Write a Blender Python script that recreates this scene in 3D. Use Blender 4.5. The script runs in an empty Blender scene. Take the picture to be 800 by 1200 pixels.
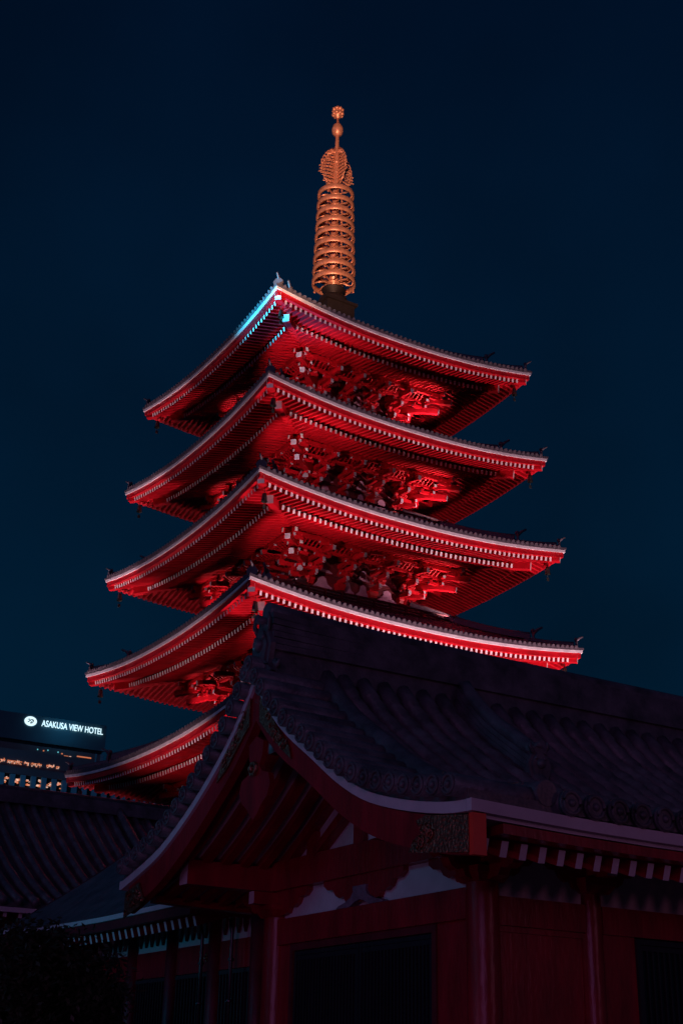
import bpy, math, random
from mathutils import Vector, Matrix
random.seed(7)
R = math.radians
sc = bpy.context.scene
col = sc.collection

# ------------------------------------------------------------------ camera
PIT, ROLL, TH = R(23.06), R(1.195), R(31.3)
F = Vector((0, math.cos(PIT), math.sin(PIT)))
RX = Vector((1, 0, 0)); UX = Vector((0, -math.sin(PIT), math.cos(PIT)))
CR = RX*math.cos(ROLL) + UX*math.sin(ROLL)
CU = -RX*math.sin(ROLL) + UX*math.cos(ROLL)
cd = bpy.data.cameras.new('camera'); cam = bpy.data.objects.new('camera', cd); col.objects.link(cam)
cd.sensor_fit = 'VERTICAL'; cd.sensor_height = 36; cd.sensor_width = 24; cd.lens = 1574/1200*36
cd.clip_start = 0.1; cd.clip_end = 6000
m = Matrix((CR, CU, -F)).transposed().to_4x4(); m.translation = Vector((0, 0, 1.6))
cam.matrix_world = m
sc.camera = cam
sc.view_settings.view_transform = 'Standard'; sc.view_settings.look = 'None'
sc.view_settings.exposure = 0; sc.view_settings.gamma = 1
sc.cycles.use_denoising = True
sc.cycles.max_bounces = 5
sc.cycles.sample_clamp_indirect = 4

# places: O = corner column of the hall, C = axis of the pagoda
O = Vector((1.921, 17.897, 0)); C = Vector((62.83*math.sin(-.011), 62.83*math.cos(-.011), 0))
U = Vector((math.cos(TH), math.sin(TH), 0)); V = Vector((-math.sin(TH), math.cos(TH), 0))
def atO(x, y, z): return O + U*x + V*y + Vector((0, 0, z))
def atC(x, y, z): return C + U*x + V*y + Vector((0, 0, z))

# ------------------------------------------------------------------ night sky
w = bpy.data.worlds.new('World'); sc.world = w; w.use_nodes = True
nt = w.node_tree; nt.nodes.clear()
def N(nt, t, **k):
    n = nt.nodes.new(t)
    for a, b in k.items(): setattr(n, a, b)
    return n
out = N(nt, 'ShaderNodeOutputWorld'); bg = N(nt, 'ShaderNodeBackground')
tc = N(nt, 'ShaderNodeTexCoord'); sep = N(nt, 'ShaderNodeSeparateXYZ')
rmp = N(nt, 'ShaderNodeValToRGB')
e = rmp.color_ramp.elements
e[0].position = 0.0; e[0].color = (.0006, .0130, .0300, 1)
e[1].position = 0.72; e[1].color = (.0004, .0053, .0190, 1)
k = e.new(.35); k.color = (.0005, .0098, .0268, 1)
noi = N(nt, 'ShaderNodeTexNoise'); noi.inputs['Scale'].default_value = 2.6; noi.inputs['Detail'].default_value = 4
nr = N(nt, 'ShaderNodeMapRange'); nr.inputs[1].default_value = .35; nr.inputs[2].default_value = .7
nr.inputs[3].default_value = .72; nr.inputs[4].default_value = 1.25
mul = N(nt, 'ShaderNodeVectorMath', operation='SCALE')
L = nt.links.new
L(tc.outputs['Generated'], sep.inputs[0]); L(sep.outputs['Z'], rmp.inputs[0])
L(tc.outputs['Generated'], noi.inputs['Vector']); L(noi.outputs['Fac'], nr.inputs[0])
L(rmp.outputs[0], mul.inputs[0]); L(nr.outputs[0], mul.inputs['Scale'])
L(mul.outputs[0], bg.inputs['Color']); L(bg.outputs[0], out.inputs[0])
bg.inputs['Strength'].default_value = 1.0

# ------------------------------------------------------------------ lamps
def lamp(kind, name, loc, energy, colour, target=None, size=.3, angle=60, blend=.4):
    d = bpy.data.lights.new(name, kind); d.energy = energy; d.color = colour
    if kind == 'SUN': d.angle = R(angle)
    else: d.shadow_soft_size = size
    if kind == 'SPOT': d.spot_size = R(angle); d.spot_blend = blend
    o = bpy.data.objects.new(name, d); col.objects.link(o); o.location = loc
    if target is not None:
        o.rotation_euler = (Vector(target) - Vector(loc)).to_track_quat('-Z', 'Y').to_euler()
    return o
# faint city glow: blue from the left, violet from behind the camera
lamp('SUN', 'blue_city_glow', (-50, 10, 30), .10, (.06, .46, 1.0), (0, 30, 10), angle=12)
lamp('SUN', 'violet_city_glow', (-16, -40, 13), .20, (.74, .26, .84), (0, 30, 10), angle=25)
# floodlights round the foot of the pagoda
PINK = (1.0, .58, .66)
def flood(x, y, e, tx, ty, tz=27, ang=80, c=PINK): lamp('SPOT', 'floodlight', atC(x, y, 1.5), e, c, atC(tx, ty, tz), size=.3, angle=ang)
for s_, z_ in ((7.43, 34.6), (7.87, 29.6), (8.34, 24.7), (8.75, 19.6), (9.17, 14.6)):
    k_ = (z_*z_+150)/1000
    flood(-17.5, -11.5, 34000*k_*(.35 if z_ < 16 else .7 if z_ < 22 else 1), -s_+1.5, -s_+.7, z_, 19)        # narrow beams on the near corners
    if z_ > 22: flood(-18, 11, 9000*k_, -s_+1.0, s_-1.2, z_, 15)  # and on the left tips
flood(-20, 2, 4500, -6.5, 0, 38, 42)
flood(1, -18.5, 24000, 0, -6)
flood(9, -19, 13000, 6, -5)
flood(22, -8, 11000, 7, -2)
flood(-12, 22, 9000, -6, 7, 34, 48)
flood(-16, -27, 7000, -2, -4)
lamp('SPOT', 'spire_light', atC(-40, -56, 5), 340000, (1, .56, .37), atC(0, 0, 47.6), size=.3, angle=11, blend=.3)
lamp('SPOT', 'cyan_light', atC(-40, 1, 8), 420000, (.03, .60, 1.0), atC(-7.4, -6.9, 35.7), size=.3, angle=10.5, blend=1)  # added spot without a real source, tints the top near corner cyan
# small floodlights standing on the tiles of each roof, shining up at the brackets
for s_, z_, b_ in ((8.75, 20.36, 2.75), (8.34, 25.41, 2.47), (7.87, 30.32, 2.20), (9.17, 15.3, 3.02)):
    for x, y, e_ in ((b_+1.5, -b_-2.2, 520), (-b_-2.3, b_+.9, 330), (-s_*.70, -s_*.78, 420), (s_*.62, -s_*.50, 150)):
        lamp('SPOT', 'roof_floodlight', atC(x, y, z_+1.75), e_, (1, .60, .62), atC(x*.45, y*.60, z_+6), size=.08, angle=92, blend=.6)
lamp('SPOT', 'roof_floodlight', atC(-12.5, -4, 9.6), 1100, (1, .58, .62), atC(-7, -2.5, 15), size=.15, angle=80, blend=.8)
# weak fill lights added round the hall
lamp('POINT', 'square_fill', atO(6, -16, 4.5), 160, (1.0, .28, .50), size=.5)
lamp('SPOT', 'cyan_fill', atO(-9, 10, 3.5), 150, (.12, .52, 1.0), atO(-2, 3.6, 6.9), size=.4, angle=38, blend=1)
lamp('SPOT', 'cyan_fill', atO(-4.5, 13.2, 2.6), 60, (.03, .60, 1.0), atO(.8, 11.3, 4.3), size=.3, angle=75, blend=1)
lamp('POINT', 'square_fill', atO(-9, -1, 1.6), 70, (.86, .24, .60), size=.5)

# ------------------------------------------------------------------ materials
def mat(name, c, rough=.5, metal=0, vary=.25, scale=3, bump=0, bscale=20, spec=.5, emit=None, es=0, stretch=None):
    m = bpy.data.materials.new(name); m.use_nodes = True; t = m.node_tree; b = t.nodes['Principled BSDF']
    tcx = N(t, 'ShaderNodeTexCoord'); src = tcx.outputs['Object']
    if stretch:
        mp = N(t, 'ShaderNodeMapping'); mp.inputs['Scale'].default_value = stretch
        t.links.new(src, mp.inputs[0]); src = mp.outputs[0]
    n = N(t, 'ShaderNodeTexNoise'); n.inputs['Scale'].default_value = scale; n.inputs['Detail'].default_value = 6
    n.inputs['Roughness'].default_value = .65
    t.links.new(src, n.inputs['Vector'])
    r = N(t, 'ShaderNodeValToRGB')
    r.color_ramp.elements[0].position = .3; r.color_ramp.elements[1].position = .7
    r.color_ramp.elements[0].color = tuple(x*(1-vary) for x in c)+(1,)
    r.color_ramp.elements[1].color = tuple(min(1, x*(1+vary)) for x in c)+(1,)
    t.links.new(n.outputs['Fac'], r.inputs[0]); t.links.new(r.outputs[0], b.inputs['Base Color'])
    b.inputs['Roughness'].default_value = rough; b.inputs['Metallic'].default_value = metal
    b.inputs['Specular IOR Level'].default_value = spec
    if bump:
        n2 = N(t, 'ShaderNodeTexNoise'); n2.inputs['Scale'].default_value = bscale; n2.inputs['Detail'].default_value = 5
        t.links.new(src, n2.inputs['Vector'])
        bp = N(t, 'ShaderNodeBump'); bp.inputs['Strength'].default_value = bump; bp.inputs['Distance'].default_value = .03
        t.links.new(n2.outputs['Fac'], bp.inputs['Height']); t.links.new(bp.outputs[0], b.inputs['Normal'])
    if emit:
        b.inputs['Emission Color'].default_value = emit+(1,); b.inputs['Emission Strength'].default_value = es
    return m
RED = mat('vermilion_paint', (.46, .003, .011), .5, spec=.3, vary=.3, scale=1.6, bump=.15, bscale=14)
DRED = mat('oxblood_paint', (.26, .005, .016), .5, vary=.3, scale=1.6, bump=.15, bscale=14)
BEN = mat('shaded_bracket_end', (.30, .27, .31), .6, vary=.3, scale=5)  # white paint, its shade mixed in as grey-lilac
PL2 = mat('shaded_field_plaster', (.40, .20, .30), .8, vary=.2)  # white plaster with shade and purple light put into the colour
WAL = mat('shaded_wall_red', (.11, .004, .012), .6, vary=.3)  # red wall darkened to paint the shade in the bracket gaps
SOF = mat('shaded_soffit_board', (.05, .002, .006), .7, vary=.3)  # shade between the rafters put into the dark base colour
WHT = mat('white_paint', (.70, .68, .68), .5, vary=.20, scale=2.2)
PLA = mat('plaster', (.62, .55, .58), .8, vary=.14, scale=1.8, bump=.3, bscale=9)
TIL = mat('roof_tile', (.115, .112, .125), .38, vary=.6, scale=2.3, bump=.4, bscale=22)
TIR = mat('pagoda_tile', (.085, .072, .085), .5, vary=.3, scale=4, bump=.2)
BRZ = mat('gilded_bronze', (.62, .25, .15), .42, metal=.45, vary=.3, scale=6, bump=.2)
SBS = mat('dark_copper', (.016, .009, .009), .6, metal=.3, bump=.3)  # near-black base colour for the spire base
BEL = mat('dark_bronze', (.06, .07, .06), .5, metal=.6)
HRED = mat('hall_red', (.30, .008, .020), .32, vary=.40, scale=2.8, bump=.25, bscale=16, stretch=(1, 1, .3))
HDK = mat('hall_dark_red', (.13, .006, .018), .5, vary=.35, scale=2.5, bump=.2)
HWH = mat('hall_white', (.66, .62, .66), .6, vary=.10, scale=2.5)
CRV = mat('carved_wood', (.20, .12, .17), .7, vary=.4, bump=.4)
ORG = mat('bright_vermilion', (.9, .06, .03), .4, vary=.1, emit=None)
GLD = mat('chased_brass', (.42, .17, .11), .34, metal=.9, vary=.5, scale=20, bump=1.0, bscale=24)
PIP = mat('pipe_metal', (.10, .10, .11), .3, metal=.8, vary=.3)
BLK = mat('black_lattice', (.018, .020, .026), .38, vary=.4, scale=4, stretch=(6, 6, .3))
GND = mat('paving', (.07, .07, .075), .7, vary=.35, scale=.6, bump=.4, bscale=5)
STN = mat('stone', (.24, .23, .22), .8, vary=.25, scale=1.5, bump=.4)
CON = mat('hotel_wall', (.10, .11, .12), .8, vary=.15, scale=.3)
BND = mat('sign_band', (.035, .12, .16), .8, vary=.12, scale=.2)  # teal glow of the sign put into the base colour
PIL = mat('teal_lit_cladding', (.10, .34, .40), .7, vary=.15, scale=.5)  # teal tint paints the sign light falling on the cladding
GLS = mat('dark_glass', (.01, .012, .016), .15)
SGN = mat('lit_sign', (.9, .9, .9), .5, vary=0, emit=(.68, .93, 1.0), es=1.2)
WRM = mat('warm_light', (.5, .2, .1), .5, emit=(1.0, .28, .12), es=.55)
WR2 = mat('pale_light', (.5, .4, .3), .5, emit=(1.0, .60, .45), es=.7)
CYL = mat('cyan_light', (.1, .4, .4), .5, emit=(.2, .8, .9), es=.6)
LEF = mat('leaf', (.035, .05, .03), .6, vary=.5, scale=3)
BRK = mat('bark', (.06, .045, .035), .9, vary=.3, bump=.6)

# ------------------------------------------------------------------ mesh helpers
class MB:
    def __init__(s): s.v = []; s.f = []; s.m = []; s.sm = []
    def face(s, pts, mi=0, sm=False):
        i = len(s.v); s.v += [tuple(p) for p in pts]; s.f.append(tuple(range(i, i+len(pts)))); s.m.append(mi); s.sm.append(sm)
    def hexa(s, p, mi=0, caps=None):
        # p: 8 points, 0-3 start ring, 4-7 end ring; caps = (start material, end material)
        i = len(s.v); s.v += [tuple(q) for q in p]
        c = caps or (mi, mi)
        for f, k in (((3, 2, 1, 0), c[0]), ((4, 5, 6, 7), c[1]), ((0, 1, 5, 4), mi), ((1, 2, 6, 5), mi), ((2, 3, 7, 6), mi), ((3, 0, 4, 7), mi)):
            s.f.append(tuple(i+a for a in f)); s.m.append(k); s.sm.append(False)
    def box(s, x0, x1, y0, y1, z0, z1, mi=0, caps=None, axis='x'):
        if axis == 'x':
            p = [(x0, y0, z0), (x0, y1, z0), (x0, y1, z1), (x0, y0, z1), (x1, y0, z0), (x1, y1, z0), (x1, y1, z1), (x1, y0, z1)]
        else:
            p = [(x1, y0, z0), (x0, y0, z0), (x0, y0, z1), (x1, y0, z1), (x1, y1, z0), (x0, y1, z0), (x0, y1, z1), (x1, y1, z1)]
        s.hexa(p, mi, caps)
    def beam(s, a, b, wd, ht, mi=0, caps=None, up=(0, 0, 1)):
        a = Vector(a); b = Vector(b); d = (b-a).normalized(); sd = d.cross(Vector(up)).normalized(); u = sd.cross(d).normalized()
        r = [-sd*wd/2-u*ht/2, sd*wd/2-u*ht/2, sd*wd/2+u*ht/2, -sd*wd/2+u*ht/2]
        s.hexa([a+q for q in r]+[b+q for q in r], mi, caps)
    def tube(s, pts, rad, n=8, mi=0, cap=True, sm=True):
        pts = [Vector(p) for p in pts]; i0 = len(s.v)
        if not hasattr(rad, '__len__'): rad = [rad]*len(pts)
        pu = None
        for j, p in enumerate(pts):
            d = (pts[min(j+1, len(pts)-1)]-pts[max(j-1, 0)]).normalized()
            ref = Vector((0, 0, 1)) if abs(d.z) < .95 else Vector((1, 0, 0))
            a = d.cross(ref).normalized(); b = a.cross(d)
            for k in range(n):
                t = 2*math.pi*k/n; s.v.append(tuple(p+(a*math.cos(t)+b*math.sin(t))*rad[j]))
        for j in range(len(pts)-1):
            for k in range(n):
                a = i0+j*n+k; b = i0+j*n+(k+1) % n
                s.f.append((a, b, b+n, a+n)); s.m.append(mi); s.sm.append(sm)
        if cap:
            s.f.append(tuple(i0+k for k in range(n-1, -1, -1))); s.m.append(mi); s.sm.append(False)
            q = i0+(len(pts)-1)*n
            s.f.append(tuple(q+k for k in range(n))); s.m.append(mi); s.sm.append(False)
    def lathe(s, prof, c=(0, 0, 0), n=24, mi=0, sm=True):
        i0 = len(s.v)
        for r, z in prof:
            for k in range(n):
                t = 2*math.pi*k/n; s.v.append((c[0]+r*math.cos(t), c[1]+r*math.sin(t), c[2]+z))
        for j in range(len(prof)-1):
            for k in range(n):
                a = i0+j*n+k; b = i0+j*n+(k+1) % n
                s.f.append((a, b, b+n, a+n)); s.m.append(mi); s.sm.append(sm)
    def prism(s, poly, o, ax, ay, d, mi=0, front=None):
        # polygon in (ax, ay) from origin o, extruded along d
        o = Vector(o); ax = Vector(ax); ay = Vector(ay); d = Vector(d)
        a = [o+ax*p[0]+ay*p[1] for p in poly]; b = [p+d for p in a]; n = len(a); i = len(s.v)
        s.v += [tuple(p) for p in a+b]
        s.f.append(tuple(i+k for k in range(n))); s.m.append(mi if front is None else front); s.sm.append(False)
        s.f.append(tuple(i+n+k for k in range(n-1, -1, -1))); s.m.append(mi); s.sm.append(False)
        for k in range(n):
            j = (k+1) % n; s.f.append((i+k, i+n+k, i+n+j, i+j)); s.m.append(mi); s.sm.append(False)
    def ball(s, c, r, n=10, mi=0, sz=1):
        prof = [(r*math.sin(math.pi*k/n)+1e-4, -r*sz*math.cos(math.pi*k/n)) for k in range(n+1)]
        s.lathe(prof, c, n+2, mi)
    def mesh(s, name, mats):
        me = bpy.data.meshes.new(name); me.from_pydata(s.v, [], s.f)
        for x in mats: me.materials.append(x)
        me.polygons.foreach_set('material_index', s.m); me.polygons.foreach_set('use_smooth', s.sm)
        me.update(); return me
    def build(s, name, mats, parent=None, rot=None, loc=None):
        o = bpy.data.objects.new(name, s.mesh(name, mats)); col.objects.link(o)
        if parent: o.parent = parent
        if loc: o.location = loc
        if rot: o.rotation_euler = rot
        return o
def thing(name, label, cat, loc=(0, 0, 0), rz=0, group=None):
    o = bpy.data.objects.new(name, None); col.objects.link(o); o.location = loc; o.rotation_euler = (0, 0, rz)
    o.empty_display_size = .5; o['label'] = label; o['category'] = cat
    if group: o['group'] = group
    return o
def inst(name, me, parent, loc=(0, 0, 0), rz=0, sc_=None):
    o = bpy.data.objects.new(name, me); col.objects.link(o); o.parent = parent; o.location = loc; o.rotation_euler = (0, 0, rz)
    if sc_: o.scale = sc_
    return o
def lerp(a, b, t): return a+(b-a)*t

# ------------------------------------------------------------------ ground
g = MB(); g.face([(-3000, -3000, 0), (3000, -3000, 0), (3000, 3000, 0), (-3000, 3000, 0)])
go = g.build('ground', [GND]); go['kind'] = 'structure'

# ================================================================== PAGODA
pg = thing('pagoda', 'five storey red pagoda with tiered upturned roofs and bronze spire, floodlit at night', 'pagoda', C, TH)
# lowest first: corner half width, corner height, body half width
ROOFS = [(9.17, 15.30, 3.30), (8.75, 20.36, 3.02), (8.34, 25.41, 2.75), (7.87, 30.32, 2.47), (7.43, 35.22, 2.20)]
SAG = .58
NV = [(0, -1), (1, 0), (0, 1), (-1, 0)]; TV = [(1, 0), (0, 1), (-1, 0), (0, -1)]
def sp(k, a, d, z):
    return Vector((TV[k][0]*a+NV[k][0]*d, TV[k][1]*a+NV[k][1]*d, z))
stuff_raf = MB()
raf_parts = 0
for ri, (s, zc, bs) in enumerate(ROOFS):
    E0 = zc-SAG
    def E(t): return zc-SAG*(1-min(1, abs(t))**2.2)
    def D(t): return s-.12*(1-t*t)
    def P(k, t, off, z):
        d = D(t)-off; return sp(k, t*d, d, z)
    roof = thing('roof', 'x', 'x'); del roof['label']; del roof['category']; roof.parent = pg
    n = 28; ts = [-1+2*j/n for j in range(n+1)]
    def sweep(mb, k, o0, o1, z0, z1, mi=0, slope=0):
        for j in range(n):
            a, b = ts[j], ts[j+1]
            zs = lambda t, off, z: E(t)+z+slope*off
            r = []
            for t in (a, b):
                r += [P(k, t, o0, zs(t, o0, z0)), P(k, t, o1, zs(t, o1, z0)), P(k, t, o1, zs(t, o1, z1)), P(k, t, o0, zs(t, o0, z1))]
            mb.hexa(r, mi)
    eb = MB(); fi = MB(); fa = MB(); sf = MB(); td = MB()
    for k in range(4):
        sweep(eb, k, 0, .14, -.125, 0)
        sweep(fa, k, .07, .32, -.37, -.128)
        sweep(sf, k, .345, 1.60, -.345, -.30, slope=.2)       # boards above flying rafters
        sweep(fi, k, 1.52, 1.68, -.27, .005)                   # inner fascia
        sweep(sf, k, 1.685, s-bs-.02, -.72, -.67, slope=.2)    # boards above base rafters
        sweep(td, k, -.045, .20, .012, .115)                      # dark under-tile board
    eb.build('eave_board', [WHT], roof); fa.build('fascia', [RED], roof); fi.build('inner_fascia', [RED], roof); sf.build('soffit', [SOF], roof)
    # rafters
    cnt = int(2*s/.27); 
    for k in range(4):
        for row in range(2):
            for j in range(cnt):
                a = -s+ (j+.5)*2*s/cnt
                t = a/s
                if abs(a) > s-(.55 if row == 0 else 1.9): continue
                if row == 0:
                    o0, o1 = .28, 1.75; zz = -.475
                else:
                    o0 = 1.50; o1 = s-max(bs, abs(a)-.1); zz = -.80
                    if o1-o0 < .25: continue
                d0 = D(t)-o0; d1 = D(t)-o1
                if row == 0 and abs(a) > d1: d1 = abs(a)
                A = sp(k, a, d0, E(t)+zz+.2*o0); B = sp(k, a, d1, E(t)+zz+.2*(D(t)-d1))
                vis = ri in (3, 4) and row == 0 and k in (0, 3) and ((k == 0 and a < -s+7.9) or (k == 3 and a > s-7.9))
                if vis and raf_parts < 100:
                    mb = MB(); mb.beam(A, B, .11, .20, 0, (1, 0)); mb.build('rafter', [RED, WHT], pg); raf_parts += 1
                else: stuff_raf.beam(A, B, .11, .20, 0, (1, 0))
    # tiles
    cA, cB = (.40, .04) if ri == 4 else (.26, .045)
    top = s-.95 if ri == 4 else s-bs
    def zr(t, off):
        f = max(0, 1-off/(.75*s))
        return E0+(E(t)-E0)*f+.09+cA*off+cB*off*off
    tl = MB(); no = 8
    for k in range(4):
        for j in range(n):
            for q in range(no):
                o0, o1 = -.03+(top+.03)*q/no, -.03+(top+.03)*(q+1)/no
                a, b = ts[j], ts[j+1]
                tl.face([P(k, a, o0, zr(a, o0)), P(k, b, o0, zr(b, o0)), P(k, b, o1, zr(b, o1)), P(k, a, o1, zr(a, o1))])
        nr_ = int(2*s/.27)
        for j in range(nr_):
            a = -s+(j+.5)*2*s/nr_; t = a/s
            end = min(top, s-abs(a)-.05)
            if end < .2: continue
            pts = []
            for q in range(6):
                off = -.07+(end+.07)*q/5
                d = D(t)-off; tt = a/max(d, .01)
                pts.append(sp(k, a, d, zr(max(-1, min(1, tt)), off)+.05))
            tl.tube(pts, .085, 8)
    tl.build('tile_covering', [TIR], roof); td.build('tile_batten', [TIR], roof)
    # hips: corner ridges with ornament, hip rafters, wind bells
    for c in range(4):
        cx, cy = ((-1, -1), (1, -1), (1, 1), (-1, 1))[c]
        dg = lambda q, z: Vector((cx*q, cy*q, z))
        rg = MB()
        lo = s-top
        pts = []
        for q in range(9):
            off = lerp(top, 1.7, q/8); pts.append(dg(s-off, zr(1, off)+.16+.10*(q/8)**4))
        for q in range(8):
            rg.beam(pts[q], pts[q+1], .28, .22)
        rg.tube([p+Vector((0, 0, .13)) for p in pts], .11, 8)
        pts = [dg(s-lerp(1.9, .28, q/4), zr(1, lerp(1.9, .28, q/4))+.06+.06*(q/4)**3) for q in range(5)]
        for q in range(4): rg.beam(pts[q], pts[q+1], .22, .16)
        rg.tube([p+Vector((0, 0, .09)) for p in pts], .09, 8)
        rr = rg.build('corner_ridge', [TIR], roof)
        for off, h in ((1.62, 1.0), (.22, .72)):
            b = dg(s-off, zr(1, off)); orn = MB()
            orn.prism([(-.2, 0), (.2, 0), (.24, .28*h), (.12, .5*h), (-.12, .5*h), (-.24, .28*h)], b, (cy*-.707, cx*.707, 0), (0, 0, 1), (cx*.07, cy*.07, 0))
            orn.ball(b+Vector((cx*.02, cy*.02, .56*h)), .12*h)
            orn.tube([b+Vector((0, 0, .4*h)), b+Vector((cx*.16*h, cy*.16*h, .62*h)), b+Vector((cx*.34*h, cy*.34*h, .74*h))], [.08*h, .07*h, .05*h], 8)
            orn.build('ridge_ornament', [TIR], rr)
        hr = MB()
        hr.beam(dg(s-.18, zc-.42), dg(s-2.1, zc-.12), .30, .34, 0, (1, 0))
        hr.beam(dg(s-1.18, zc-.72), dg(s-3.2, zc-.42), .32, .38, 0, (1, 0))
        hr.beam(dg(s-3.1, zc-.44), dg(bs, zc-.75+.2*(s-bs)*.8), .30, .34, 0, (0, 0))
        hr.build('hip_rafter', [RED, WHT], roof)
        wb = MB(); b = dg(s-.62, zc-.66)
        wb.tube([b+Vector((0, 0, .2)), b+Vector((0, 0, -.14))], .015, 5)
        wb.lathe([(.02, -.12), (.09, -.15), (.11, -.3), (.13, -.46), (.15, -.52)], b, 12)
        wb.tube([b+Vector((0, 0, -.3)), b+Vector((0, 0, -.72))], .012, 5); wb.box(b.x-.07, b.x+.07, b.y-.01, b.y+.01, b.z-.86, b.z-.70)
        wb.build('wind_bell', [BEL], roof)
    # eave purlin ring and stepped beams carried by the brackets
    po = bs+1.9; off = s-po
    PZ = E0-.80-.08+.2*off            # underside of the base rafters above the purlin
    pu = MB()
    for k in range(4):
        for dd, zt, hh in ((1.9, 0, .20), (1.26, -.30, .14)):
            ln = bs+dd+.45
            pu.beam(sp(k, -ln, bs+dd, PZ+zt-hh/2+.0004*k*(1)), sp(k, ln, bs+dd, PZ+zt-hh/2+.0004*k), .15, hh, 0, (1, 1))
        # slanted ribs between the outer beam and the purlin
        j = -bs-1.2
        while j < bs+1.2:
            pu.beam(sp(k, j, bs+1.30, PZ-.32), sp(k, j, bs+1.86, PZ-.06), .06, .05)
            j += .22
    pu.build('eave_purlin', [RED, WHT], roof)
    # ---- bracket clusters
    def arm(mb, o, ax, L2, h, wd, mi=0, capm=1):
        # boat shaped bracket arm centred on o along ax
        pl = [(-L2, h), (-L2, h*.45), (-L2*.86, h*.15), (-L2*.66, 0), (L2*.66, 0), (L2*.86, h*.15), (L2, h*.45), (L2, h)]
        ax = Vector(ax); sd = ax.cross(Vector((0, 0, 1)))
        mb.prism(pl, Vector(o)-sd*wd/2, ax, (0, 0, 1), sd*wd, mi)
        for sg in (-1, 1):
            e_ = Vector(o)+ax*(L2+.004)*sg
            q = [e_-sd*wd/2+Vector((0, 0, h*.45)), e_+sd*wd/2+Vector((0, 0, h*.45)), e_+sd*wd/2+Vector((0, 0, h)), e_-sd*wd/2+Vector((0, 0, h))]
            mb.face(q, capm)
    def block(mb, c, wv=.2, h=.14):
        x, y, z = c; a, b = wv/2, wv*.36
        mb.hexa([(x-b, y-b, z), (x+b, y-b, z), (x+b, y+b, z), (x-b, y+b, z), (x-a, y-a, z+h*.5), (x+a, y-a, z+h*.5), (x+a, y+a, z+h*.5), (x-a, y+a, z+h*.5)])
        mb.box(x-a, x+a, y-a, y+a, z+h*.502, z+h)
    sp_ = 2*bs/3
    def cluster(diag):
        mb = MB(); f = 1.414 if diag else 1
        mb.hexa([(-.17, .17, -1.62), (-.17, -.17, -1.62), (.17, -.17, -1.62), (.17, .17, -1.62), (-.24, .24, -1.42), (-.24, -.24, -1.42), (.24, -.24, -1.42), (.24, .24, -1.42)])
        mb.box(-.24, .24, -.24, .24, -1.417, -1.30)
        hl = min(.52, sp_*.36)
        for i in range(3):
            d = .63*(i+1)*f; z = -1.30+.40*i
            # out-reaching arm, end in the shaded white colour
            mb.beam((0, .1, z+.10), (0, -d-.16, z+.10), .27 if diag else .16, .24 if diag else .20, 0, (0, 1))
            mb.beam((0, -d+.2, z+.02), (0, -d-.08, z+.02), .13, .12, 0, (0, 1))
            block(mb, (0, -d, z+.205), .24)
            if not diag:
                ha = hl*(.62, .8, 1)[i]; arm(mb, (0, -d, z+.22 if i < 2 else z+.16), (1, 0, 0), ha, .15, .14)
                for b_ in (-1, 0, 1): block(mb, (b_*ha*.82, -d, z+.37 if i < 2 else z+.31), .2, .12)
            else:
                for q, ax in enumerate(((.707, .707, 0), (-.707, .707, 0))):
                    o_ = Vector((0, -d, z+.22)); mb.beam(o_-Vector(ax)*.3, o_+Vector(ax)*.62, .13, .14, 0, (1, 1)); block(mb, (o_+Vector(ax)*.5+Vector((0, 0, .08))), .18, .12)
        # tail rafters
        mb.beam((0, .2, .02), (0, -2.32*f, -.52), .26 if diag else .16, .26 if diag else .22, 0, (0, 1))
        if diag:
            mb.beam((0, -.2, -.52), (0, -1.85*f, -.98), .24, .26, 0, (0, 1))
        block(mb, (0, -1.9*f, -.33), .24, .13)
        return mb.mesh('bracket_cluster', [RED, BEN])
    mE, mD = cluster(False), cluster(True)
    for k in range(4):
        ang = k*math.pi/2
        for q in (-1, 1):
            p = sp(k, q*bs/3, bs, PZ); inst('bracket_cluster', mE, pg, p, ang)
        p = sp(k, bs, bs, PZ); inst('bracket_cluster', mD, pg, p, ang+math.pi/4)
        for q in (-.95, .95):
            p = sp(k, q*bs, bs, PZ+.003); inst('bracket_cluster', mE, pg, p, ang)
    # ---- walls
    base_z = (ROOFS[ri-1][1]-SAG+1.6) if ri else 10.0
    wl = MB(); topz = PZ+.9 if ri < 4 else PZ+1.2
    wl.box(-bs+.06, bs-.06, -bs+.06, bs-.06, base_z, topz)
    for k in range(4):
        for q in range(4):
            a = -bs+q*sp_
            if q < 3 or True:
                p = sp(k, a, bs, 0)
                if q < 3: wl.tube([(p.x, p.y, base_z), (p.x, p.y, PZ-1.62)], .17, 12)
        for z0, hh, dd in ((PZ-1.78, .16, .12), (PZ-.92, .10, .02), (PZ-2.55, .14, .10)):
            wl.beam(sp(k, -bs-.25, bs-.02+dd/2, z0), sp(k, bs+.25, bs-.02+dd/2, z0+.0008*k), .1+dd, hh)
        # white bell shaped plaster fields between the bracket arms
        bell = [(-.5, 0), (.5, 0), (.47, .12), (.36, .2), (.25, .36), (.21, .6), (.17, .85), (.0, 1), (-.17, .85), (-.21, .6), (-.25, .36), (-.36, .2), (-.47, .12)]
        for bay in range(3):
            cx0 = -bs+(bay+.5)*sp_
            for sub in ((-.26, .26) if bay == 1 else (0,)):
                for z0 in (PZ-1.60, PZ-.86):
                    wd = sp_*(.44 if bay == 1 else .62)
                    o_ = sp(k, cx0+sub*sp_*.95, bs-.045, z0); tx = Vector((TV[k][0], TV[k][1], 0))
                    wl.prism([(x*wd, y*.58) for x, y in bell], o_, tx, (0, 0, 1), Vector((NV[k][0], NV[k][1], 0))*.03, 1)
    wl.build('storey_wall', [WAL, PL2], pg)
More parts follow.
